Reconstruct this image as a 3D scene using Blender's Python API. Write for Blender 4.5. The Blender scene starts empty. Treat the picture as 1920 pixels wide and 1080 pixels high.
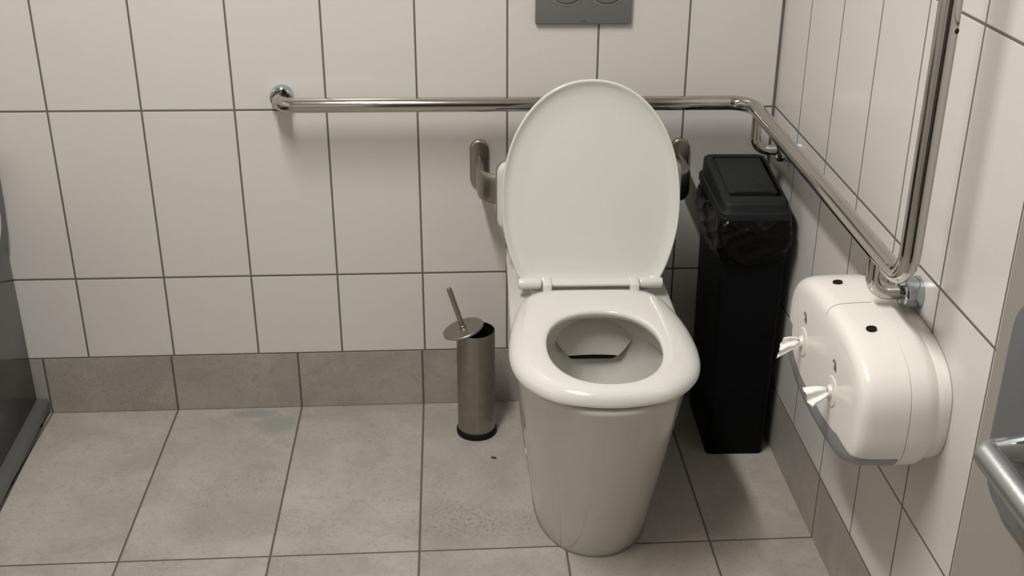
import bpy, bmesh, math, random
from mathutils import Vector, Matrix, noise
from math import sin, cos, pi, sqrt, radians
random.seed(7)
scn = bpy.context.scene
COL = scn.collection

# ------------------------------------------------------------------ helpers
def link(name, bm, mat, parent=None, smooth=35, sub=0):
    bmesh.ops.recalc_face_normals(bm, faces=bm.faces[:])
    me = bpy.data.meshes.new(name)
    bm.to_mesh(me); bm.free()
    for p in me.polygons:
        p.use_smooth = smooth is not None
    if smooth is not None:
        me.set_sharp_from_angle(angle=radians(smooth))
    if mat: me.materials.append(mat)
    o = bpy.data.objects.new(name, me)
    COL.objects.link(o)
    if parent: o.parent = parent
    if sub:
        m = o.modifiers.new('Subdivision', 'SUBSURF'); m.levels = sub; m.render_levels = sub
    return o

def thing(name, label, cat, loc=(0, 0, 0), rotz=0, group=None):
    o = bpy.data.objects.new(name, None); COL.objects.link(o)
    o.empty_display_size = 0.1
    o.location = loc; o.rotation_euler = (0, 0, rotz)
    o['label'] = label; o['category'] = cat
    if group: o['group'] = group
    return o

def tag(o, label, cat, group=None):
    o['label'] = label; o['category'] = cat
    if group: o['group'] = group
    return o

def struct(name, bm, mat, parent=None, smooth=None, label=None):
    o = link(name, bm, mat, parent, smooth)
    if parent is None: o['kind'] = 'structure'
    if label: o['label'] = label
    return o

def add_box(bm, x0, x1, y0, y1, z0, z1, bev=0, seg=2):
    vs = [bm.verts.new((x, y, z)) for x in (x0, x1) for y in (y0, y1) for z in (z0, z1)]
    fs = [bm.faces.new([vs[i] for i in q]) for q in
          ((0, 1, 3, 2), (4, 6, 7, 5), (0, 4, 5, 1), (2, 3, 7, 6), (0, 2, 6, 4), (1, 5, 7, 3))]
    if bev:
        es = list({e for f in fs for e in f.edges})
        bmesh.ops.bevel(bm, geom=es, offset=bev, segments=seg, profile=0.5, affect='EDGES')
    return vs

def box(*a, **k):
    bm = bmesh.new(); add_box(bm, *a, **k); return bm

def loft(bm, loops, close=True, cap0=False, cap1=False):
    """loops: list of lists of points, same count."""
    rows = [[bm.verts.new(p) for p in L] for L in loops]
    n = len(rows[0])
    for a, b in zip(rows[:-1], rows[1:]):
        for i in range(n if close else n - 1):
            j = (i + 1) % n
            bm.faces.new((a[i], a[j], b[j], b[i]))
    if cap0: bm.faces.new(rows[0][::-1])
    if cap1: bm.faces.new(rows[-1])
    return rows

def fillet(pts, r, n=10):
    pts = [Vector(p) for p in pts]
    out = [pts[0]]
    for a, b, c in zip(pts[:-2], pts[1:-1], pts[2:]):
        u = (a - b).normalized(); v = (c - b).normalized()
        ang = u.angle(v)
        t = min(r / math.tan(ang / 2), (a - b).length * .49, (c - b).length * .49)
        rr = t * math.tan(ang / 2)
        ctr = b + (u + v).normalized() * (rr / sin(ang / 2))
        p0 = b + u * t; p1 = b + v * t
        d0 = p0 - ctr; d1 = p1 - ctr
        tot = d0.angle(d1); ax = d0.cross(d1).normalized()
        for i in range(n + 1):
            out.append(ctr + Matrix.Rotation(tot * i / n, 3, ax) @ d0)
    out.append(pts[-1])
    return out

def sweep(bm, path, section, up=None, caps=True):
    """section: list of (a,b) offsets; parallel transport frame."""
    P = [Vector(p) for p in path]
    T = []
    for i in range(len(P)):
        a = P[max(i - 1, 0)]; b = P[min(i + 1, len(P) - 1)]
        T.append((b - a).normalized())
    n = Vector(up) if up else (Vector((0, 0, 1)) if abs(T[0].z) < .9 else Vector((1, 0, 0)))
    n = (n - T[0] * n.dot(T[0])).normalized()
    loops = []
    for i, p in enumerate(P):
        if i:
            ax = T[i - 1].cross(T[i])
            if ax.length > 1e-7:
                n = Matrix.Rotation(T[i - 1].angle(T[i]), 3, ax.normalized()) @ n
        n = (n - T[i] * n.dot(T[i])).normalized()
        s = T[i].cross(n)
        loops.append([p + s * a + n * b for a, b in section])
    loft(bm, loops, True, caps, caps)

def circ(r, n=24):
    return [(r * cos(2 * pi * i / n), r * sin(2 * pi * i / n)) for i in range(n)]

def tube(bm, pts, r, bend=0.0, n=24, caps=True):
    sweep(bm, fillet(pts, bend) if bend else pts, circ(r, n), caps=caps)

def lathe(bm, prof, M=Matrix(), n=40, cap0=True, cap1=True):
    """prof: list of (r, h) revolved about local z, placed by M."""
    loops = [[M @ Vector((r * cos(2 * pi * i / n), r * sin(2 * pi * i / n), h)) for i in range(n)] for r, h in prof]
    loft(bm, loops, True, cap0, cap1)

def axis(origin, d):
    return Matrix.Translation(Vector(origin)) @ Vector(d).to_track_quat('Z', 'Y').to_matrix().to_4x4()

def rrect(x0, x1, y0, y1, r, n=6):
    pts = []
    for cx, cy, a0 in ((x1 - r, y1 - r, 0), (x0 + r, y1 - r, 90), (x0 + r, y0 + r, 180), (x1 - r, y0 + r, 270)):
        for i in range(n + 1):
            a = radians(a0 + 90 * i / n)
            pts.append((cx + r * cos(a), cy + r * sin(a)))
    return pts

# ------------------------------------------------------------------ materials
def mat(name, col, rough=.5, metal=0, coat=0, spec=.5, bump=None, var=None):
    m = bpy.data.materials.new(name); m.use_nodes = True
    nt = m.node_tree; b = nt.nodes['Principled BSDF']
    b.inputs['Base Color'].default_value = (*col, 1)
    b.inputs['Roughness'].default_value = rough
    b.inputs['Metallic'].default_value = metal
    b.inputs['Coat Weight'].default_value = coat
    b.inputs['Specular IOR Level'].default_value = spec
    tc = nt.nodes.new('ShaderNodeTexCoord')
    if var:      # (scale, amount) tint variation + roughness variation
        nz = nt.nodes.new('ShaderNodeTexNoise'); nz.inputs['Scale'].default_value = var[0]; nz.inputs['Detail'].default_value = 5
        nt.links.new(tc.outputs['Object'], nz.inputs['Vector'])
        mx = nt.nodes.new('ShaderNodeMix'); mx.data_type = 'RGBA'
        mx.inputs[6].default_value = (*[c * (1 - var[1]) for c in col], 1)
        mx.inputs[7].default_value = (*[min(1, c * (1 + var[1])) for c in col], 1)
        nt.links.new(nz.outputs['Fac'], mx.inputs[0]); nt.links.new(mx.outputs[2], b.inputs['Base Color'])
        mr = nt.nodes.new('ShaderNodeMapRange')
        mr.inputs['To Min'].default_value = rough * .8; mr.inputs['To Max'].default_value = min(1, rough * 1.25)
        nt.links.new(nz.outputs['Fac'], mr.inputs['Value']); nt.links.new(mr.outputs['Result'], b.inputs['Roughness'])
    if bump:     # (scale, strength)
        nz = nt.nodes.new('ShaderNodeTexNoise'); nz.inputs['Scale'].default_value = bump[0]; nz.inputs['Detail'].default_value = 4
        nt.links.new(tc.outputs['Object'], nz.inputs['Vector'])
        bp = nt.nodes.new('ShaderNodeBump'); bp.inputs['Strength'].default_value = bump[1]; bp.inputs['Distance'].default_value = .002
        nt.links.new(nz.outputs['Fac'], bp.inputs['Height']); nt.links.new(bp.outputs['Normal'], b.inputs['Normal'])
    return m

def tile_mat(name, ua, va, u0, uw, v0, vh, grout, gcol, kind='ceramic', rough=.3, col=(.7, .68, .65), dark=None, corner=None):
    m = bpy.data.materials.new(name); m.use_nodes = True
    nt = m.node_tree; N = nt.nodes; L = nt.links; b = N['Principled BSDF']
    tc = N.new('ShaderNodeTexCoord'); sp = N.new('ShaderNodeSeparateXYZ'); L.new(tc.outputs['Object'], sp.inputs[0])
    def math_(op, a, bb=None, c=None):
        n = N.new('ShaderNodeMath'); n.operation = op
        for i, v in enumerate((a, bb, c)):
            if v is None: continue
            if isinstance(v, (int, float)): n.inputs[i].default_value = v
            else: L.new(v, n.inputs[i])
        return n.outputs[0]
    def ramp(x, a, c, lo=0., hi=1., smooth=True):
        n = N.new('ShaderNodeMapRange'); n.interpolation_type = 'SMOOTHSTEP' if smooth else 'LINEAR'
        n.inputs['From Min'].default_value = a; n.inputs['From Max'].default_value = c
        n.inputs['To Min'].default_value = lo; n.inputs['To Max'].default_value = hi
        L.new(x, n.inputs['Value']); return n.outputs['Result']
    def mixc(f, A, B, mode='MIX'):
        n = N.new('ShaderNodeMix'); n.data_type = 'RGBA'; n.blend_type = mode
        for s, v in ((0, f), (6, A), (7, B)):
            if isinstance(v, (int, float)): n.inputs[s].default_value = v
            elif isinstance(v, tuple): n.inputs[s].default_value = (*v, 1)
            else: L.new(v, n.inputs[s])
        return n.outputs[2]
    def nz(scale, detail=4, rough_=.55, vec=None, out='Fac', dist=0):
        n = N.new('ShaderNodeTexNoise'); n.inputs['Scale'].default_value = scale; n.inputs['Detail'].default_value = detail
        n.inputs['Roughness'].default_value = rough_; n.inputs['Distortion'].default_value = dist
        L.new(vec or tc.outputs['Object'], n.inputs['Vector']); return n.outputs[out]
    U = math_('SUBTRACT', math_('MINIMUM', sp.outputs[ua], .5) if corner else sp.outputs[ua], u0); V = math_('SUBTRACT', sp.outputs[va], v0)
    d = math_('MINIMUM', math_('PINGPONG', U, uw / 2), math_('PINGPONG', V, vh / 2))
    if corner:      # dark silicone bead in a corner: (axis, value)
        d = math_('MINIMUM', d, math_('SUBTRACT', math_('ABSOLUTE', math_('SUBTRACT', sp.outputs[corner[0]], corner[1])), corner[2]))
    mask = ramp(d, grout / 2 - .0005, grout / 2 + .0005)
    cell = N.new('ShaderNodeCombineXYZ')
    L.new(math_('FLOOR', math_('DIVIDE', U, uw)), cell.inputs[0]); L.new(math_('FLOOR', math_('DIVIDE', V, vh)), cell.inputs[1])
    wn = N.new('ShaderNodeTexWhiteNoise'); wn.noise_dimensions = '3D'; L.new(cell.outputs[0], wn.inputs['Vector'])
    rnd = wn.outputs['Value']
    if kind == 'ceramic':
        face = mixc(rnd, tuple(c * .985 for c in col), tuple(min(1, c * 1.01) for c in col))
        b.inputs['Roughness'].default_value = rough
        h2 = nz(9, 2)
    else:
        # every tile gets its own offset into the stone pattern
        off = N.new('ShaderNodeVectorMath'); off.operation = 'MULTIPLY_ADD'
        L.new(wn.outputs['Color'], off.inputs[0]); off.inputs[1].default_value = (9, 9, 9); L.new(tc.outputs['Object'], off.inputs[2])
        vec = off.outputs[0]
        n1 = nz(5, 7, .6, vec, dist=.4); n2 = nz(38, 7, .65, vec, dist=.8); n3 = nz(170, 4, .6, vec)
        base = mixc(ramp(n1, .3, .7), tuple(c * .83 for c in col), tuple(c * 1.1 for c in col))
        base = mixc(ramp(n2, .5, .72, 0, .4), base, (col[0] * .72, col[1] * .68, col[2] * .62))
        base = mixc(ramp(n2, .48, .25, 0, .35), base, tuple(min(1, c * 1.22) for c in col))
        base = mixc(ramp(n3, .53, .68, 0, .42), base, tuple(c * .62 for c in col))
        # dark mineral specks gathered in patches
        spk = math_('MULTIPLY', ramp(nz(260, 2, .5, vec), .63, .7), ramp(nz(4.5, 2, .5, vec), .5, .66))
        base = mixc(math_('MULTIPLY', spk, .7), base, (.10, .10, .105))
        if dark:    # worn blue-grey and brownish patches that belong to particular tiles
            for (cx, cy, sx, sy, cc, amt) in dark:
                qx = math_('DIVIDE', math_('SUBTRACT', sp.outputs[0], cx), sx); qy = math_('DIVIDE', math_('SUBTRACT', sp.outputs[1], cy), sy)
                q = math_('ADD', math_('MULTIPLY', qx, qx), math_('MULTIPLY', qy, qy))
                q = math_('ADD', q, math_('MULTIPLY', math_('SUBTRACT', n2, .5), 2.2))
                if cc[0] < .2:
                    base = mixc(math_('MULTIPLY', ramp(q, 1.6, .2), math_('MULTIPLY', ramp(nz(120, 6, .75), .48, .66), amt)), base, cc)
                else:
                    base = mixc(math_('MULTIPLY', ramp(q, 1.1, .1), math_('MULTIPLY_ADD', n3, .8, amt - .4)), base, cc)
        face = mixc(ramp(rnd, 0, 1, 0, .12, False), base, tuple(c * .75 for c in col))
        b.inputs['Roughness'].default_value = rough
        h2 = math_('ADD', n2, math_('MULTIPLY', n3, .5))
    L.new(mixc(mask, gcol, face), b.inputs['Base Color'])
    L.new(ramp(mask, 0, 1, .8, rough, False), b.inputs['Roughness'])
    hh = math_('ADD', ramp(d, grout / 2 - .0012, grout / 2 + .0018), math_('MULTIPLY', h2, .012 if kind == 'ceramic' else .16))
    bp = N.new('ShaderNodeBump'); bp.inputs['Strength'].default_value = .6; bp.inputs['Distance'].default_value = .0016
    L.new(hh, bp.inputs['Height']); L.new(bp.outputs['Normal'], b.inputs['Normal'])
    return m

XR = 0.6102; H0 = .354; H1 = .7527; TH = H1 - H0; HS = .1512
GROUT = (.135, .128, .112)
WCOL = (.66, .64, .61)
M_wall_b = tile_mat('white_wall_tile_back', 0, 2, 0., .2, H0, TH, .0042, GROUT, col=WCOL, rough=.27, corner=(0, XR, .0045))
M_wall_r = tile_mat('white_wall_tile_side', 1, 2, -.195, .2, H0, TH, .0042, GROUT, col=WCOL, rough=.27)
STONE = (.40, .375, .335)
M_floor = tile_mat('stone_floor_tile', 0, 1, -.2074, .3, -.6012, .6, .0045, (.11, .10, .088), 'stone', .5, STONE,
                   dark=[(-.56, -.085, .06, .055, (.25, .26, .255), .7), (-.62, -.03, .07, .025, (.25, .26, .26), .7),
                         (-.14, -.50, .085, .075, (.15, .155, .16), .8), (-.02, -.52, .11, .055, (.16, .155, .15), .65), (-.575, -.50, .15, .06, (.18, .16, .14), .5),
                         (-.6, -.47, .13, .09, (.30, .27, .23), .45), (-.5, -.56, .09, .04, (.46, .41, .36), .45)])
M_base_b = tile_mat('stone_skirting_back', 0, 2, -.2074, .3, HS - .0005, .6, .0048, (.11, .10, .088), 'stone', .5, tuple(c * .9 for c in STONE))  # floor stone darkened, painting in the skirting's dimmer light
M_base_r = tile_mat('stone_skirting_side', 1, 2, -.6012, .6, HS - .0005, .6, .0048, (.11, .10, .088), 'stone', .5, tuple(c * .9 for c in STONE))  # same floor stone, with shade put into the darker colour
M_ceil = mat('ceiling_paint', (.75, .74, .71), .9, bump=(60, .1))
M_ceramic = mat('white_vitreous_china', (.60, .585, .545), .16, coat=.3, spec=.5)
M_seat = mat('white_seat_plastic', (.685, .68, .645), .14, coat=.3)
M_white_pl = mat('white_dispenser_plastic', (.82, .785, .74), .24, coat=.1)
M_chrome = mat('polished_steel', (.49, .47, .43), .10, 1, var=(40, .04))
M_chrome2 = mat('bright_chrome', (.47, .51, .535), .1, 1)
M_brushed = mat('brushed_steel', (.36, .34, .295), .34, 1, var=(30, .1))
M_steel_tarn = mat('stained_steel', (.31, .29, .25), .3, 1, var=(55, .22), bump=(90, .15))
M_bin = mat('charcoal_plastic', (.010, .0125, .0135), .5, spec=.25, bump=(400, .08))
M_binbody = mat('dark_bin_plastic', (.0025, .0032, .0042), .5, spec=.12, bump=(400, .06))
M_bag = mat('black_bag_film', (.003, .003, .003), .2, spec=.13)
M_black = mat('black_rubber_and_shade', (.006, .006, .006), .6, spec=.2)
M_greypl = mat('grey_satin_plastic', (.155, .152, .148), .4, bump=(500, .05))
M_greypl2 = mat('grey_button_plastic', (.19, .187, .183), .35, bump=(500, .05))
M_window = mat('grey_translucent_band', (.27, .265, .275), .3)
M_tissue = mat('tissue_paper', (.86, .85, .83), .9, bump=(220, .3))
M_nozzle = mat('cream_nozzle_plastic', (.76, .72, .65), .35)
M_cab = mat('dark_grey_gloss', (.037, .039, .038), .2, spec=.4)
M_cab2 = mat('grey_plinth', (.10, .103, .10), .4, bump=(200, .08))
M_cabw = mat('pale_inset', (.62, .62, .55), .3)
M_door = mat('door_laminate', (.26, .24, .205), .55, bump=(240, .06))
M_alu = mat('satin_aluminium', (.42, .42, .43), .36, 1, bump=(300, .05))
M_plate = mat('door_plate_metal', (.22, .225, .235), .42, .7, bump=(300, .05))
M_seal = mat('grey_sealant', (.22, .215, .20), .6)
M_mark = mat('grey_print', (.10, .10, .105), .5)
M_brush = mat('white_bristles', (.5, .5, .47), .9)
M_speck = mat('dark_fleck', (.045, .045, .055), .8)
M_jamb = mat('door_jamb_paint', (.45, .44, .42), .5)

# ------------------------------------------------------------------ the room
XL, YF, ZC = -1.75, -2.95, 2.55
struct('floor', box(XL - .1, XR + .1, YF - .1, .1, -.1, 0), M_floor)
struct('ceiling', box(XL - .1, XR + .1, YF - .1, .1, ZC, ZC + .1), M_ceil)
struct('wall_back', box(XL - .1, XR + .1, 0, .1, 0, ZC), M_wall_b)
struct('wall_right', box(XR, XR + .1, YF, 0, 0, ZC), M_wall_r)
struct('wall_left', box(XL - .1, XL, YF, 0, 0, ZC), M_wall_r)
bm = bmesh.new()                                       # front wall with the doorway behind the camera
add_box(bm, XL - .1, -.72, YF - .1, YF, 0, ZC); add_box(bm, .32, XR + .1, YF - .1, YF, 0, ZC); add_box(bm, -.72, .32, YF - .1, YF, 2.1, ZC)
struct('wall_front', bm, M_wall_b)
struct('baseboard_back', box(-1.6, XR - .0016, -.0015, 0, 0, HS), M_base_b)
struct('baseboard_right', box(XR - .0015, XR, YF, 0, 0, HS), M_base_r)

# ------------------------------------------------------------------ toilet
TX, TROT = .1665, radians(-1.1)
PIV = (TX, -.03, 0)
toilet = thing('toilet', 'white floor-standing toilet with raised lid, standing against the tiled back wall', 'toilet',
               (TX, 0, 0), TROT)
NT = 144
def superell(a, b, n, t):
    c, s = cos(t), sin(t)
    return a * math.copysign(abs(c) ** (2 / n), c), b * math.copysign(abs(s) ** (2 / n), s)

def radial(poly, C, k):
    """distance from C to the polygon along NT directions"""
    out = []
    for i in range(NT):
        a = 2 * pi * i / NT
        d = Vector((cos(a), sin(a)))
        best = None
        for p, q in zip(poly, poly[1:] + poly[:1]):
            p = Vector(p) - C; q = Vector(q) - C; e = q - p
            den = d.x * e.y - d.y * e.x
            if abs(den) < 1e-12: continue
            t = (p.x * e.y - p.y * e.x) / den; u = (p.x * d.y - p.y * d.x) / den
            if t > 0 and -1e-6 <= u <= 1 + 1e-6 and (best is None or t > best): best = t
        out.append(C + d * (best or 0))
    return out

def pan_outline(Wb, Wf, ys, Ln, yb=0., nose=2.15):
    """plan of the pan: straight flanks from the wall, rounded nose at the front"""
    pts = []
    K = 40
    for i in range(K + 1):
        t = -pi + pi * i / K
        x, y = superell(Wf, Ln - ys, nose, t)
        pts.append((x, -ys + y))
    # right flank backwards
    for i in range(1, 9):
        f = i / 8
        pts.append((Wf + (Wb - Wf) * f * f * (3 - 2 * f), -ys + (ys - .012 + yb) * f))
    pts.append((Wb - .008, yb - .001)); pts.append((-Wb + .008, yb - .001))
    for i in range(8, 0, -1):
        f = i / 8
        pts.append((-(Wf + (Wb - Wf) * f * f * (3 - 2 * f)), -ys + (ys - .012 + yb) * f))
    return pts

C0 = Vector((0, -.45))
def pan_loop(f, z, inset=0.):
    # f 0 at the floor, 1 at the rim
    Wb = .134 + (.171 - .134) * f; Wf = .121 + (.174 - .121) * f
    ys = .43 + (.545 - .43) * f; Ln = .640 + (.795 - .640) * f
    pl = radial(pan_outline(Wb - inset, Wf - inset, ys, Ln - inset, -.002 - inset * .3), C0, 0)
    return [(p.x, p.y, z) for p in pl]

def oval_loop(hw, hl, cy, z, n=2.15, flat=0):
    out = []
    for i in range(NT):
        a = 2 * pi * i / NT
        d = Vector((cos(a), sin(a)))
        # same angular order as the outer loops
        r = (abs(d.x / hw) ** n + abs(d.y / hl) ** n) ** (-1 / n)
        out.append((d.x * r, cy + d.y * r, z))
    return out

RZ = .432
bm = bmesh.new()
L = []
prof = [(0, .0), (.015, .004), (.125, .055), (.30, .13), (.50, .215), (.68, .295), (.84, .365), (.945, .405), (.985, .418)]
for f, z in prof: L.append(pan_loop(f, z))
L.append(pan_loop(1, RZ - .006)); L.append(pan_loop(1, RZ - .0015, .003)); L.append(pan_loop(1, RZ, .008))
L += [oval_loop(.134, .187, -.582, RZ), oval_loop(.130, .184, -.582, RZ - .002), oval_loop(.126, .181, -.582, RZ - .01),
      oval_loop(.127, .187, -.576, .40), oval_loop(.126, .190, -.572, .37), oval_loop(.120, .183, -.572, .335), oval_loop(.110, .165, -.575, .30),
      oval_loop(.093, .135, -.572, .26), oval_loop(.07, .10, -.565, .225), oval_loop(.05, .07, -.555, .19), oval_loop(.045, .05, -.54, .14)]
loft(bm, L, True, True, True)
link('pan', bm, M_ceramic, toilet, 50)
# flush deflector under the back of the rim
bm = bmesh.new()
rows = []
for j in range(7):
    f = j / 6
    z = .424 - .076 * f
    hw = .098 - .030 * f - .016 * f ** 3
    yy = -.402 - .018 * sin(f * pi / 2)
    rows.append([(hw * (i / 8 * 2 - 1), yy - .005 * (i / 8 * 2 - 1) ** 2, z) for i in range(9)])
rows.append([(x * .98, y + .009, z - .003) for x, y, z in rows[-1]])
for r in rows[-2::-1][:6]:
    rows.append([(x * .97, y + .010, z) for x, y, z in r])
loft(bm, rows, False)
link('flush_deflector', bm, M_ceramic, toilet, 60)
bm = bmesh.new()                                        # black box paints in the shade behind the deflector
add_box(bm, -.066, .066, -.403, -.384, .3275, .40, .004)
link('deflector_gap_shade', bm, M_black, toilet)['label'] = 'black box painted as the shaded gap behind the flush deflector'
# sealant line at the floor
bm = bmesh.new()
a = [(x * 1.02, y - .004 if y < -.1 else y, .0) for x, y, z in pan_loop(0, 0)]
loft(bm, [a, [(x, y, .005) for x, y, z in a], pan_loop(0, .008)], True)
link('sealant_bead', bm, M_seal, toilet)['label'] = 'grey sealant line around the foot of the pan'
# fixing cap low on the left flank
bm = bmesh.new()
lathe(bm, [(.010, 0), (.010, .006), (.007, .009), (.0, .010)], axis((-.1255, -.335, .06), (-1, -.1, -.15)), 20, True, False)
link('screw_cap', bm, M_seat, toilet)

# seat ring
def seat_outer():
    hw = [(-.325, .108), (-.34, .131), (-.37, .146), (-.42, .160), (-.47, .1695), (-.52, .177), (-.58, .181), (-.62, .181), (-.66, .1765), (-.70, .165),
          (-.73, .148), (-.757, .126), (-.778, .099), (-.789, .064), (-.796, .03), (-.798, 0)]
    r = [(w, y) for y, w in hw]
    return r + [(-x, y) for x, y in r[-2::-1]]
CS = Vector((0, -.60))
so = radial(seat_outer(), CS, 0)
def smooth_loop(L, k=2):
    for _ in range(k):
        L = [(L[i - 1] + L[i] * 2 + L[(i + 1) % len(L)]) / 4 for i in range(len(L))]
    return L
so = smooth_loop(so, 4)
si = []
for i in range(NT):
    a = 2 * pi * i / NT; d = Vector((cos(a), sin(a)))
    r = (abs(d.x / .1085) ** 2.2 + abs((d.y) / .149) ** 2.2) ** (-1 / 2.2)
    p = Vector((d.x * r, -.604 + d.y * r))
    si.append(p)
def mixl(f, z):
    return [((si[i] + (so[i] - si[i]) * f).x, (si[i] + (so[i] - si[i]) * f).y, z) for i in range(NT)]
bm = bmesh.new()
Z = .4395
secs = [(.0, .0185), (.005, .0225), (.022, .0252), (.08, .0268), (.16, .0282), (.28, .0285), (.45, .029), (.62, .0278), (.78, .0248), (.90, .0195), (.965, .0135), (.995, .007), (1.0, .003), (.985, .0), (.5, .0), (.12, .001), (.03, .011), (.004, .0165)]
rows = [[bm.verts.new(p) for p in mixl(f, Z + h)] for f, h in secs]
for a, b in zip(rows, rows[1:] + rows[:1]):
    for i in range(NT):
        j = (i + 1) % NT
        bm.faces.new((a[i], a[j], b[j], b[i]))
link('seat', bm, M_seat, toilet, 60)
for x, y in ((-.145, -.55), (.145, -.55), (-.1, -.73), (.1, -.73)):
    bm = bmesh.new()
    lathe(bm, [(.008, RZ - .001), (.008, Z + .001)], Matrix.Translation((x, y, 0)), 12)
    link('seat_buffer', bm, M_seat, toilet)

# lid: stands on the hinge line, leaning back onto the backrest
LID = bpy.data.objects.new('lid_pose', None)
hy, hz = -.315, .462
lv = Vector((0, .085, .42)).normalized(); ln = Vector((0, -lv.z, lv.y))     # up the lid, and out of its inner face
def lidp(x, v, h): 
    q = Vector((0, hy, hz)) + lv * v + ln * h
    return (x, q.y, q.z)
def lid_w(v):
    if v >= .17:
        q = min(1, (v - .17) / .2555)
        return .187 * (1 - q ** 2.12) ** (1 / 2.12)
    return .187 - .042 * ((.17 - v) / .17) ** 2
lo = []
vs_ = [.012 + .158 * i / 14 for i in range(15)]
right = [(lid_w(v), v) for v in vs_]
for i in range(1, 26):
    t = pi / 2 * i / 25
    x, y = superell(.187, .2555, 2.12, t)
    right.append((max(x, 0), .17 + y))
poly = [(.06, -.002)] + [(.14, -.002)] + right + [(-x, v) for x, v in right[-2::-1]] + [(-.14, -.002), (-.06, -.002)]
lid_ring = radial(poly, Vector((0, .19)), 0)
lid_ring = smooth_loop(lid_ring, 2)
CL = Vector((0, .19))
bm = bmesh.new()
loops = []
for s, h in ((.02, -.024), (.55, -.024), (.86, -.021), (.955, -.0155), (.99, -.009), (1.0, -.003), (.997, .0005), (.988, .002), (.977, .0012), (.962, -.002), (.93, -.0065), (.86, -.0105), (.7, -.0125), (.4, -.0135), (.02, -.0135)):
    loops.append([lidp((CL + (p - CL) * s).x, (CL + (p - CL) * s).y, h) for p in lid_ring])
loft(bm, loops, True, True, True)
lid = link('lid', bm, M_seat, toilet, 60)
# hinge ears of the lid, seat lugs and pivot rod
for s in (-1, 1):
    bm = bmesh.new()
    lathe(bm, [(.004, 0), (.0105, .003), (.0118, .008), (.0118, .045), (.0105, .05), (.004, .052)], axis((s * .102, hy - .004, hz + .003), (s, 0, 0)), 24)
    link('lid_hinge', bm, M_seat, toilet)
    bm = bmesh.new()
    add_box(bm, s * .092 - .0095, s * .092 + .0095, hy - .03, hy + .012, hz - .024, hz + .012, .004, 3)
    link('seat_lug', bm, M_seat, toilet)
bm = bmesh.new(); tube(bm, [(-.1, hy - .002, hz - .001), (.1, hy - .002, hz - .001)], .0048, n=14)
link('hinge_rod', bm, M_seat, toilet)
bm = bmesh.new(); add_box(bm, -.125, .125, hy - .002, hy + .026, RZ - .001, hz - .014, .004)
link('hinge_base', bm, M_seat, toilet)

# ------------------------------------------------------------------ backrest
br = thing('padded_back_support', 'white padded back support on a bent steel bar behind the toilet lid', 'back support', (TX, 0, 0))
for s in (-1, 1):
    fx = s * .230
    bm = bmesh.new()
    sec = rrect(-.0215, .0215, -.056, .056, .0214, 8)
    loops = [[(fx + x * k, -h, .626 + z * k) for x, z in sec] for k, h in ((1, .0005), (1, .008), (.96, .0105), (.9, .0115))]
    loft(bm, loops, True, True, True)
    link('wall_flange', bm, M_brushed, br)
sec = [superell(.0085, .034, 3, 2 * pi * i / 28) for i in range(28)]
bm = bmesh.new()
path = fillet([(-.230, -.010, .612), (-.230, -.125, .612), (-.12, -.175, .612), (.12, -.175, .612), (.230, -.125, .612), (.230, -.010, .612)], .05, 10)
sweep(bm, path, sec, up=(0, 0, 1))
link('support_bar', bm, M_brushed, br)
bm = bmesh.new()
sec = rrect(-.1975, .1975, -.078, .078, .026, 8)
yb = -.188
loops = [[(x * k + 0, yb - h, .617 + z * k) for x, z in sec] for k, h in ((.97, .0), (.99, .002), (1, .006), (1, .012), (.985, .018), (.95, .021), (.5, .0215))]
loft(bm, loops, True, True, True)
link('pad', bm, M_seat, br, 50)
bm = bmesh.new()
loops = [[(x * k, yb + h, .617 + z * k) for x, z in sec] for k, h in ((1.01, -.002), (1.012, .004), (.97, .008))]
loft(bm, loops, True, True, True)
link('pad_shell', bm, M_seal, br, 50)['label'] = 'grey rear shell of the pad'

# ------------------------------------------------------------------ flush plate
fp = thing('flush_plate', 'grey rectangular flush plate with two round buttons on the wall above the toilet', 'flush plate', (.1645, 0, 0))
bm = bmesh.new(); add_box(bm, -.1045, .1045, -.012, 0, .942, 1.112, .003, 3)
link('plate', bm, M_greypl, fp)
for x in (-.0385, .0485):
    bm = bmesh.new()
    M = axis((x + .0005, -.0115, 1.027), (0, -1, 0))
    lathe(bm, [(.0455, 0), (.0455, .0012), (.0435, .0016), (.0405, .0004), (.0395, .0004), (.039, .0035), (.037, .0048), (.02, .0054), (.001, .0056)], M, 48)
    link('button', bm, M_greypl2, fp)
bm = bmesh.new(); add_box(bm, -.0085, .0065, -.0125, -.0118, .9485, .9515)
link('plate_mark', bm, M_mark, fp)['label'] = 'tiny dark moulded mark'

# ------------------------------------------------------------------ grab rail
gr = thing('grab_rail', 'polished steel grab rail bent round the corner behind the toilet and up the right wall', 'grab rail')
RX, RY, RZ2, RV = .531, -.085, .7865, -1.052
bm = bmesh.new()
tube(bm, [(-.4935, -.008, .786), (-.4935, RY, RZ2), (RX, RY, RZ2), (RX, RV, RZ2), (RX, RV, 1.5), (XR - .004, RV, 1.5)], .0158, .052, 28)
link('rail', bm, M_chrome, gr, 50)
def flange(o, d, r=.0245, h=.026):
    bm = bmesh.new()
    lathe(bm, [(r, 0), (r, h * .8), (r * .96, h * .93), (r * .86, h), (r * .72, h * 1.0), (r * .66, h * .9)], axis(o, d), 40)
    return bm
link('wall_flange', flange((-.4935, -.001, .786), (0, -1, 0)), M_chrome2, gr, 30)
link('wall_flange', flange((XR - .001, RV, 1.5), (-1, 0, 0)), M_chrome2, gr, 30)
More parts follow.
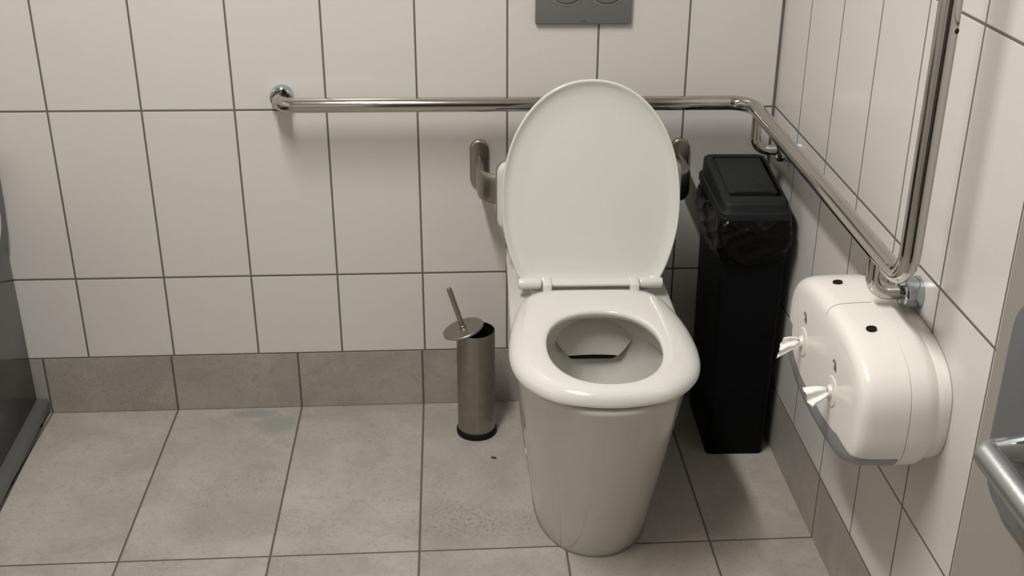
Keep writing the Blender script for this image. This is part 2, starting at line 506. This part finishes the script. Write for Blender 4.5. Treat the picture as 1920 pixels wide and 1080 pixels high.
for y, z in ((-.152, .700), (-.922, .713)):
    bm = bmesh.new()
    tube(bm, [(RX, y, RZ2 - .008), (RX, y, z), (XR - .016, y, z)], .0112, .030, 20)
    link('support_stem', bm, M_chrome, gr, 50)
    link('wall_flange', flange((XR - .0006, y, z), (-1, 0, 0), .0262, .029), M_chrome2, gr, 30)
bm = bmesh.new()
lathe(bm, [(.0163, -.0012), (.0165, 0), (.0163, .0012)], axis((.492, RY, RZ2), (1, 0, 0)), 28)
link('tube_joint', bm, M_chrome2, gr)
bm = bmesh.new()
lathe(bm, [(.0036, 0), (.0036, .0012), (.0015, .0004)], axis((RX + .0095, RV - .0123, 1.158), (.6, -.78, 0)), 16)
link('set_screw', bm, M_black, gr)['label'] = 'tiny dark set screw'

# ------------------------------------------------------------------ waste bin
BX, BY, BR = .523, -.0225, radians(-1.7)
wb = thing('waste_bin', 'tall slim charcoal plastic waste bin with flap lid in the corner beside the toilet', 'bin', (BX, BY, 0), BR)
bm = bmesh.new()
loops = []
for k, z in ((0, .0), (0, .001), (.15, .09), (.55, .33), (1, .595)):
    x0 = -.0645 - .008 * k; x1 = .069 + .0015 * k; y0 = -.252 - .022 * k
    ins = .004 if z == 0 else 0
    loops.append([(x, y, z) for x, y in rrect(x0 + ins, x1 - ins, y0 + ins, 0 - ins, .013)])
loft(bm, loops, True, True, True)
link('body', bm, M_binbody, wb, 40)
# lid: overhanging rim plus a hood whose top slopes to the front
lidb = None
bm = bmesh.new()
X0, X1, Y0, Y1 = -.084, .0725, -.282, .006
def zt(y): return .630 + (y - Y0) / (Y1 - Y0) * .021      # hood top height
loops = []
for ins, z in ((.003, .592), (0, .594), (0, .6085), (.002, .611), (.005, .6118), (.0065, .614)):
    loops.append([(x, y, z) for x, y in rrect(X0 + ins, X1 - ins, Y0 + ins, Y1 - ins, .022 - ins * .5)])
for ins, dz in ((.0075, -.005), (.010, -.001), (.014, 0)):
    loops.append([(x, y, zt(y) + dz) for x, y in rrect(X0 + ins, X1 - ins, Y0 + ins, Y1 - ins, .018)])
hx0, hx1, hy0, hy1 = X0 + .026, X1 - .016, Y0 + .044, Y1 - .028
hole = rrect(hx0, hx1, hy0, hy1, .004)
loops.append([(x, y, zt(y)) for x, y in hole]); loops.append([(x, y, zt(y) - .012) for x, y in hole])
loops.append([(x, y, .60) for x, y in hole])
rows = loft(bm, loops, True, True, True)
lidb = link('bin_lid', bm, M_bin, wb, 40)
bm = bmesh.new()
hb = rrect(hx0 + .0003, hx1 - .0003, hy0 + .0003, hy1 - .0003, .004)
loft(bm, [[(x, y, zt(y) - .0012) for x, y in hb], [(x, y, .606) for x, y in hb]], True, False, True)  # black lining paints in the shade of the gaps round the flap
o = link('lid_recess_shade', bm, M_black, lidb, 40); o['label'] = 'black lining painted as the shade inside the lid opening'
bm = bmesh.new()
fx0, fx1, fy0, fy1 = hx0 + .0008, hx1 - .0085, hy0 + .0135, hy1 - .010
fl = rrect(fx0, fx1, fy0, fy1, .004)
loops = [[(x, y, zt(y) - .010) for x, y in fl], [(x, y, zt(y) + .0008) for x, y in fl],
         [(x * .985 + .015 * (fx0 + fx1) / 2, y * .985 + .015 * (fy0 + fy1) / 2, zt(y) + .0018) for x, y in fl]]
loft(bm, loops, True, True, True)
flap = link('flap', bm, M_bin, lidb, 40)
bm = bmesh.new()                                         # raised finger grip along the front of the flap
g0, g1 = fx0 + .012, fx1 - .006
rows = []
for i in range(9):
    t = i / 8
    y = fy0 + .001 + .026 * t
    h = .0035 * sin(pi * min(1, t * 1.1 + .12)) ** .8 if t < .95 else 0
    rows.append([(x, y, zt(y) + .0014 + max(h, 0) * (1 if 0 < k < 5 else .25)) for k, x in enumerate((g0, g0 + .006, g0 + .04, g1 - .04, g1 - .006, g1))])
loft(bm, rows, False)
link('finger_grip', bm, M_bin, flap, 60)

# bin liner folded over the rim
bm = bmesh.new()
NB = 260
def along(per, a):
    L = [(Vector(q) - Vector(p)).length for p, q in zip(per, per[1:] + per[:1])]
    t = a * sum(L)
    for p, q, l in zip(per, per[1:] + per[:1], L):
        if t <= l: return Vector(p).lerp(Vector(q), t / l if l else 0)
        t -= l
    return Vector(per[0])
def bagpt(a, f):
    # a: 0..1 round, f: 0 top .. 1 bottom
    per = rrect(-.076, .0705, -.276, .001, .02, 10)
    p = along(per, a)
    c = Vector((-.0, -.135)); d = (p - c).normalized()
    left = max(0, -d.x); frontness = max(0, -d.y)
    right = max(0, d.x)
    zb = .487 + .028 * noise.noise((d.x * 1.6, d.y * 1.6, 3)) + .02 * left * frontness - .006 * frontness - .012 * right
    z = .597 - f * (.597 - zb)
    bulge = (.012 * sin(pi * min(1, f * 1.05)) ** .7) * (1 - .75 * right)
    bulge += left * .006 * sin(pi * f) - .010 * f * left * .6
    s = Vector((p.x * 10, p.y * 10, z * 10))
    w = noise.noise(Vector((s.x * .9 + s.z * 1.3, s.y * .9 - s.z * 1.1, s.z * .5))) * .006
    sd = p.x - p.y                                       # running length round the corner
    n1 = z - .5 * sd; n2 = z + .75 * sd
    wr = -.011 * abs(noise.noise(Vector((n1 * 30, sd * 3.5, 7)))) ** .7
    wr += -.004 * abs(noise.noise(Vector((n1 * 62, sd * 5, 2)))) ** .7
    wr += -.003 * abs(noise.noise(Vector((n2 * 45, sd * 6, 5)))) ** .7
    amp = min(1, f * 5) * (1 - .55 * right)
    off = .0018 + max(-.001, bulge + (w + wr + .0075) * amp)
    q = p + d * off
    q.x = min(q.x, .0745)
    return (q.x, q.y, z)
loops = [[bagpt(i / NB, j / 52) for i in range(NB)] for j in range(53)]
inner = [[(x * .985, (y + .135) * .985 - .135, z + .004) for x, y, z in loops[-1]]]
loft(bm, loops + inner, True)
bag = link('bin_liner', bm, M_bag, None, 80)
bag.location = (BX, BY, 0); bag.rotation_euler = (0, 0, BR)
tag(bag, 'black plastic bag folded over the rim of the charcoal bin, crumpled under its lid', 'bin bag')

# ------------------------------------------------------------------ toilet brush and holder
HX, HY = -.0790, -.1405
bh = thing('brush_holder', 'stained steel cylinder toilet brush holder with black foot, on the floor left of the toilet', 'brush holder', (HX, HY, 0))
bm = bmesh.new()
lathe(bm, [(.0445, .008), (.0445, .2685), (.0440, .2715), (.0432, .2715), (.0430, .268), (.0430, .02), (.001, .018)], n=56, cap0=False)
link('cylinder', bm, M_steel_tarn, bh, 40)
bm = bmesh.new()
lathe(bm, [(.042, .0), (.0470, .001), (.0478, .005), (.0475, .013), (.0455, .016), (.044, .016)], n=56)
link('foot_ring', bm, M_black, bh, 40)
bm = bmesh.new()
lathe(bm, [(.0424, .02), (.0424, .262), (.0420, .262), (.0420, .02)], n=56, cap0=False, cap1=False)
link('inner_liner', bm, M_black, bh, 40)['label'] = 'black inside of the holder'
bm = bmesh.new(); add_box(bm, -.0012, .0012, -.04505, -.0442, .018, .268)
link('seam', bm, M_brushed, bh)
tb = thing('toilet_brush', 'steel toilet brush leaning in its holder, disc lid tilted to the left', 'toilet brush', (HX, HY, 0))
D0 = Vector((-.0290, -.002, .2785)); D1 = Vector((-.0600, .006, .376))
ax = (D1 - D0).normalized()
bm = bmesh.new()
lathe(bm, [(.0062, 0), (.0062, .1005), (.0050, .1015)], axis(D0, ax), 24)
link('handle', bm, M_brushed, tb, 40)
bm = bmesh.new()
nrm = (ax + Vector((.03, -.08, 0))).normalized()
lathe(bm, [(.047, -.004), (.0482, -.003), (.0482, .0005), (.047, .0015), (.009, .0030), (.0075, .008), (.0062, .009)], axis(D0 - ax * .002, nrm), 56)
link('disc_lid', bm, M_brushed, tb, 30)
bm = bmesh.new()
B1 = Vector((.020, .0, .13))
tube(bm, [D0 - ax * .006, B1], .005, n=14)
link('shaft', bm, M_brushed, tb)
bm = bmesh.new()
lathe(bm, [(.006, .0), (.019, .006), (.0185, .075), (.006, .082)], axis((.0215, 0, .03), (-.02, 0, 1)), 20)
link('brush_head', bm, M_brush, tb)

# ------------------------------------------------------------------ toilet paper dispenser
DYC, DZC = -.910, .577
pd = thing('paper_dispenser', 'white twin-roll toilet paper dispenser on the right wall under the grab rail', 'paper dispenser', (XR, DYC, DZC))
W2, Hh = .207, .1135
ND = 120
def stad(k_in, wadd=0):
    """rounded-end outline, inset by k_in; returns (y, z)"""
    out = []
    a, b, n = W2 - k_in, Hh - k_in, 2.75
    R = b * .98
    for i in range(ND):
        t = 2 * pi * i / ND
        c, s = cos(t), sin(t)
        x, z = superell(a, b, 2.9, t)
        out.append((x, z))
    return out
def dloop(ins, depth, pts=None):
    return [(-depth, y, z) for y, z in (pts or stad(ins))]
# rear housing
bm = bmesh.new()
loft(bm, [dloop(.010, .001), dloop(.008, .020), dloop(.0085, .0215), dloop(.0015, .034), dloop(.0, .042), dloop(.0, .0655), dloop(.0012, .0662)], True, True, True)
link('rear_housing', bm, M_white_pl, pd, 35)
# front cover
bm = bmesh.new()
FP = [(.0012, .0668), (.0, .0675), (.0, .0700), (.0003, .095), (.0014, .116), (.0036, .1275), (.0075, .1350), (.013, .1392), (.021, .1412), (.032, .1420), (.046, .1424), (.07, .1428)]
loops = [dloop(i, d) for i, d in FP]
loops.append([(-.1431, y * .35, z * .3) for y, z in stad(.06)])
loft(bm, loops, True, True, True)
cover = link('front_cover', bm, M_white_pl, pd, 35)
# grey level window along the lower front edge
bm = bmesh.new()
for lo_, hi_, cut in ((.5, .72, -.057), (.72, 1.025, -.004)):
    b2 = bmesh.new(); rows = []
    for (ins, d) in FP[2:11]:
        full = stad(ins - .0006)
        rows.append([(-d - .0005, full[i % ND][0], full[i % ND][1]) for i in range(int(ND * lo_), int(ND * hi_) + 1)])
    loft(b2, rows, False)
    bmesh.ops.bisect_plane(b2, geom=b2.verts[:] + b2.edges[:] + b2.faces[:], dist=1e-6, plane_co=(0, 0, cut), plane_no=(0, 0, 1), clear_outer=True)
    me_ = bpy.data.meshes.new('band_piece'); b2.to_mesh(me_); b2.free(); bm.from_mesh(me_); bpy.data.meshes.remove(me_)
bmesh.ops.remove_doubles(bm, verts=bm.verts[:], dist=1e-5)
link('level_window', bm, M_window, cover, 60)['label'] = 'grey band along the lower front edge'
bm = bmesh.new()                                         # moulding line across the top of the cover
rows = []
for (ins, d) in FP[2:9]:
    full = stad(ins - .0003)
    k = int(ND * .25)
    rows.append([(-d - .0001, full[k][0] - .0006, full[k][1]), (-d - .0001, full[k][0] + .0006, full[k][1])])
loft(bm, rows, False)
link('mould_line', bm, M_seal, cover)
def lock(yl):
    bm = bmesh.new()
    d = .099
    lathe(bm, [(.0082, -.002), (.0082, .0008), (.0068, .0012), (.0062, .0002), (.0015, .0)], axis((-d, yl, Hh - .0012 - (.001 if abs(yl) < .1 else .004)), (-.12, 0, 1)), 28)
    return bm
for yl in (.085, -.088):
    o = link('lock', lock(yl), M_black, pd, 30); o['label'] = 'dark round key lock'
NZ = [(.094, -.004), (-.074, -.006)]
for ny, nz_ in NZ:
    bm = bmesh.new()
    lathe(bm, [(.026, -.002), (.0255, .001), (.024, .0022), (.011, .003), (.009, .0075), (.0055, .008), (.005, .002)], axis((-.1424, ny, nz_), (-1, 0, 0)), 36)
    link('nozzle', bm, M_nozzle, pd, 30)
    # small printed mark above each nozzle
    bm = bmesh.new()
    R_ = lambda a, r: (-.1432, ny + .004 + r * cos(a), nz_ + .045 + r * sin(a))
    for k, (cy_, r) in enumerate(((0, .0075), (0, .0042))):
        pts = [R_(radians(20 + 200 * i / 12), r) for i in range(13)]
        rr = [[(p[0] - .0003, p[1], p[2]) for p in pts], [R_(radians(20 + 200 * i / 12), r + .0017) for i in range(13)]]
        loft(bm, rr, False)
    for dy in (-.0075, -.0025, .0025):
        add_box(bm, -.1435, -.1424, ny + dy, ny + dy + .0014, nz_ + .037, nz_ + .045)
    link('printed_mark', bm, M_mark, cover)
# tissue tails
def tissue(ny, nz_, seed, label):
    bm = bmesh.new()
    rnd = random.Random(seed)
    rows = []
    for i in range(13):
        t = i / 12
        w = .004 + .0135 * t ** .55
        row = []
        for k in range(13):
            u = k / 12 * 2 - 1
            fold = .0045 * sin(u * 5.5 + seed) * (.25 + .75 * t) + .003 * noise.noise(Vector((u * 3, t * 4, seed)))
            x = -.006 - .036 * t + .006 * u * t * (1 if seed % 2 else -1) + (.003 * rnd.random() if i == 12 else 0)
            q = u * w
            row.append((x, .55 * q - .8 * fold - .004 * t, .8 * q + .6 * fold - .009 * t ** 1.5))
        rows.append(row)
    loft(bm, rows, False)
    o = link('tissue_tail', bm, M_tissue, None, 80)
    o.location = (XR - .1424, DYC + ny, DZC + nz_)
    tag(o, label, 'toilet paper', 'tissue ends in the dispenser nozzles')
    s = o.modifiers.new('Solidify', 'SOLIDIFY'); s.thickness = .0006
    return o
tissue(*NZ[0], 3, 'white tissue end sticking out of the dispenser nozzle nearer the bin')
tissue(*NZ[1], 6, 'white tissue end sticking out of the dispenser nozzle farther from the bin')

# ------------------------------------------------------------------ glossy cabinet at the left edge
cb = thing('cabinet', 'glossy dark grey floor cabinet with lighter plinth at the left edge, against the back wall', 'cabinet', (-1.142, -.004, 0), radians(2.4))
bm = bmesh.new(); add_box(bm, -.50, .007, -.95, -.002, .03, .56, .006, 3)
link('body', bm, M_cab, cb, 30)
bm = bmesh.new()
prof = []
for z, x in ((.018, .030), (.020, .033), (.036, .032), (.042, .028), (.044, .004), (.044, -.02)):
    prof.append([(x, -.975, z), (x, -.002, z)])
prof.append([(-.50, -.975, .044), (-.50, -.002, .044)]); prof.append([(-.50, -.975, .018), (-.50, -.002, .018)])
rows = [[bm.verts.new(p) for p in r] for r in prof]
for a, b in zip(rows, rows[1:] + rows[:1]): bm.faces.new((a[0], a[1], b[1], b[0]))
bm.faces.new([r[0] for r in rows]); bm.faces.new([r[1] for r in rows][::-1])
link('plinth', bm, M_cab2, cb, 30)
for y in (-.06, -.30, -.56, -.88):
    for x in (.016, -.45):
        bm = bmesh.new(); lathe(bm, [(.011, 0), (.011, .019)], Matrix.Translation((x, y, 0)), 16)
        link('foot', bm, M_black, cb)
bm = bmesh.new()                                        # rounded tub overhanging the body
loops = []
for k, z in ((-.02, .44), (-.006, .452), (0, .48), (.004, .56), (.006, .66), (.0, .672), (-.012, .676)):
    loops.append([(x, y, z) for x, y in rrect(-.50, .0215 + k, -.95, -.012, .016, 5)])
loft(bm, loops, True, True, True)
link('hood', bm, M_cab2, cb, 40)
bm = bmesh.new()
loops = [[(.0265 - h, -.225 + y, .56 + z) for y, z in rrect(-.16, .16, -.075, .075, .07, 8)] for h in (.006, .0)]
loft(bm, loops, True, True, True)
link('inset_panel', bm, M_cabw, cb, 40)['label'] = 'pale rounded inset panel'

# ------------------------------------------------------------------ door leaf at the right edge
DX, DY0 = .25, -1.874
door = struct('door_1', box(DX, DX + .042, YF + .02, DY0, .008, 2.06, bev=.0012, seg=1), M_door, label='grey door standing open')
bm = bmesh.new()
sec = rrect(-.047, .047, -.078, .078, .030, 8)
PYC = -1.958
loops = [[(DX - h, PYC + .010 + y * k, 1.098 + z * (1 - (1 - k) * .4)) for y, z in sec] for k, h in ((1, 0), (1, .004), (.965, .0065), (.92, .007))]
loft(bm, loops, True, True, True)
dh = link('door_handle', bm, M_plate, door, 35)
bm = bmesh.new()
lathe(bm, [(.0135, 0), (.0135, .003), (.0128, .006), (.0102, .020), (.0092, .026)], axis((DX - .006, PYC, 1.084), (-1, 0, 0)), 32)
link('neck', bm, M_chrome2, dh, 30)
bm = bmesh.new()
tube(bm, [(DX - .026, PYC, 1.084), (DX - .037, PYC, 1.084), (DX - .037, PYC - .125, 1.084), (DX - .012, PYC - .135, 1.084)], .0092, .014, 24)
link('lever', bm, M_alu, dh, 50)
bm = bmesh.new()
lathe(bm, [(.009, 0), (.009, .006), (.006, .010), (.001, .0105)], axis((DX - .006, PYC - .002, 1.140), (-1, 0, 0)), 24)
link('lock_button', bm, M_alu, dh, 30)
struct('trim_1', box(.295, .345, YF - .101, YF + .012, 0, 2.12), M_jamb)
struct('trim_2', box(-.745, -.695, YF - .101, YF + .012, 0, 2.12), M_jamb)

# fleck on the floor
bm = bmesh.new()
lathe(bm, [(.0075, 0), (.0065, .002), (.003, .003)], Matrix.Translation((0, 0, 0)) @ Matrix.Diagonal((1, .55, 1, 1)), 9)
fk = link('dirt_fleck', bm, M_speck, None, 60)
fk.location = (-.043, -.2615, 0); fk.rotation_euler = (0, 0, -.5)
tag(fk, 'small dark fleck lying on the floor tile in front of the brush holder', 'dirt')

# ------------------------------------------------------------------ light
def area(name, loc, sx, sy, power, col, rot=(0, 0, 0)):
    l = bpy.data.lights.new(name, 'AREA'); l.shape = 'RECTANGLE'; l.size = sx; l.size_y = sy
    l.energy = power; l.color = col
    o = bpy.data.objects.new(name, l); o.location = loc; o.rotation_euler = rot; COL.objects.link(o)
    return o
area('ceiling_batten_light', (-.52, -1.36, ZC - .02), .12, 1.05, 31, (1, .97, .92))
w = bpy.data.worlds.new('corridor'); scn.world = w; w.use_nodes = True
w.node_tree.nodes['Background'].inputs[0].default_value = (.55, .53, .5, 1)
w.node_tree.nodes['Background'].inputs[1].default_value = .06

# ------------------------------------------------------------------ camera
F, CP, YAW, PIT, ROLL, PX, PY = 2221.4227, (-.1262, -2.5815, 1.4927), .0858, -.4436, .0171, 64.786, 33.5944
cam = bpy.data.cameras.new('camera'); co = bpy.data.objects.new('camera', cam); COL.objects.link(co)
fw = Vector((sin(YAW) * cos(PIT), cos(YAW) * cos(PIT), sin(PIT)))
r0 = Vector((cos(YAW), -sin(YAW), 0)); u0 = r0.cross(fw)
rt = r0 * cos(ROLL) + u0 * sin(ROLL); upv = u0 * cos(ROLL) - r0 * sin(ROLL)
Mx = Matrix((rt, upv, -fw)).transposed().to_4x4(); Mx.translation = CP
co.matrix_world = Mx
cam.sensor_width = 36; cam.lens = 36 * F / 1920
cam.shift_x = -PX / 1920; cam.shift_y = PY / 1920
cam.clip_start = .02
scn.camera = co
scn.view_settings.view_transform = 'Standard'; scn.view_settings.look = 'None'
scn.view_settings.gamma = 1; scn.view_settings.use_curve_mapping = False
scn.view_settings.exposure = 0.55
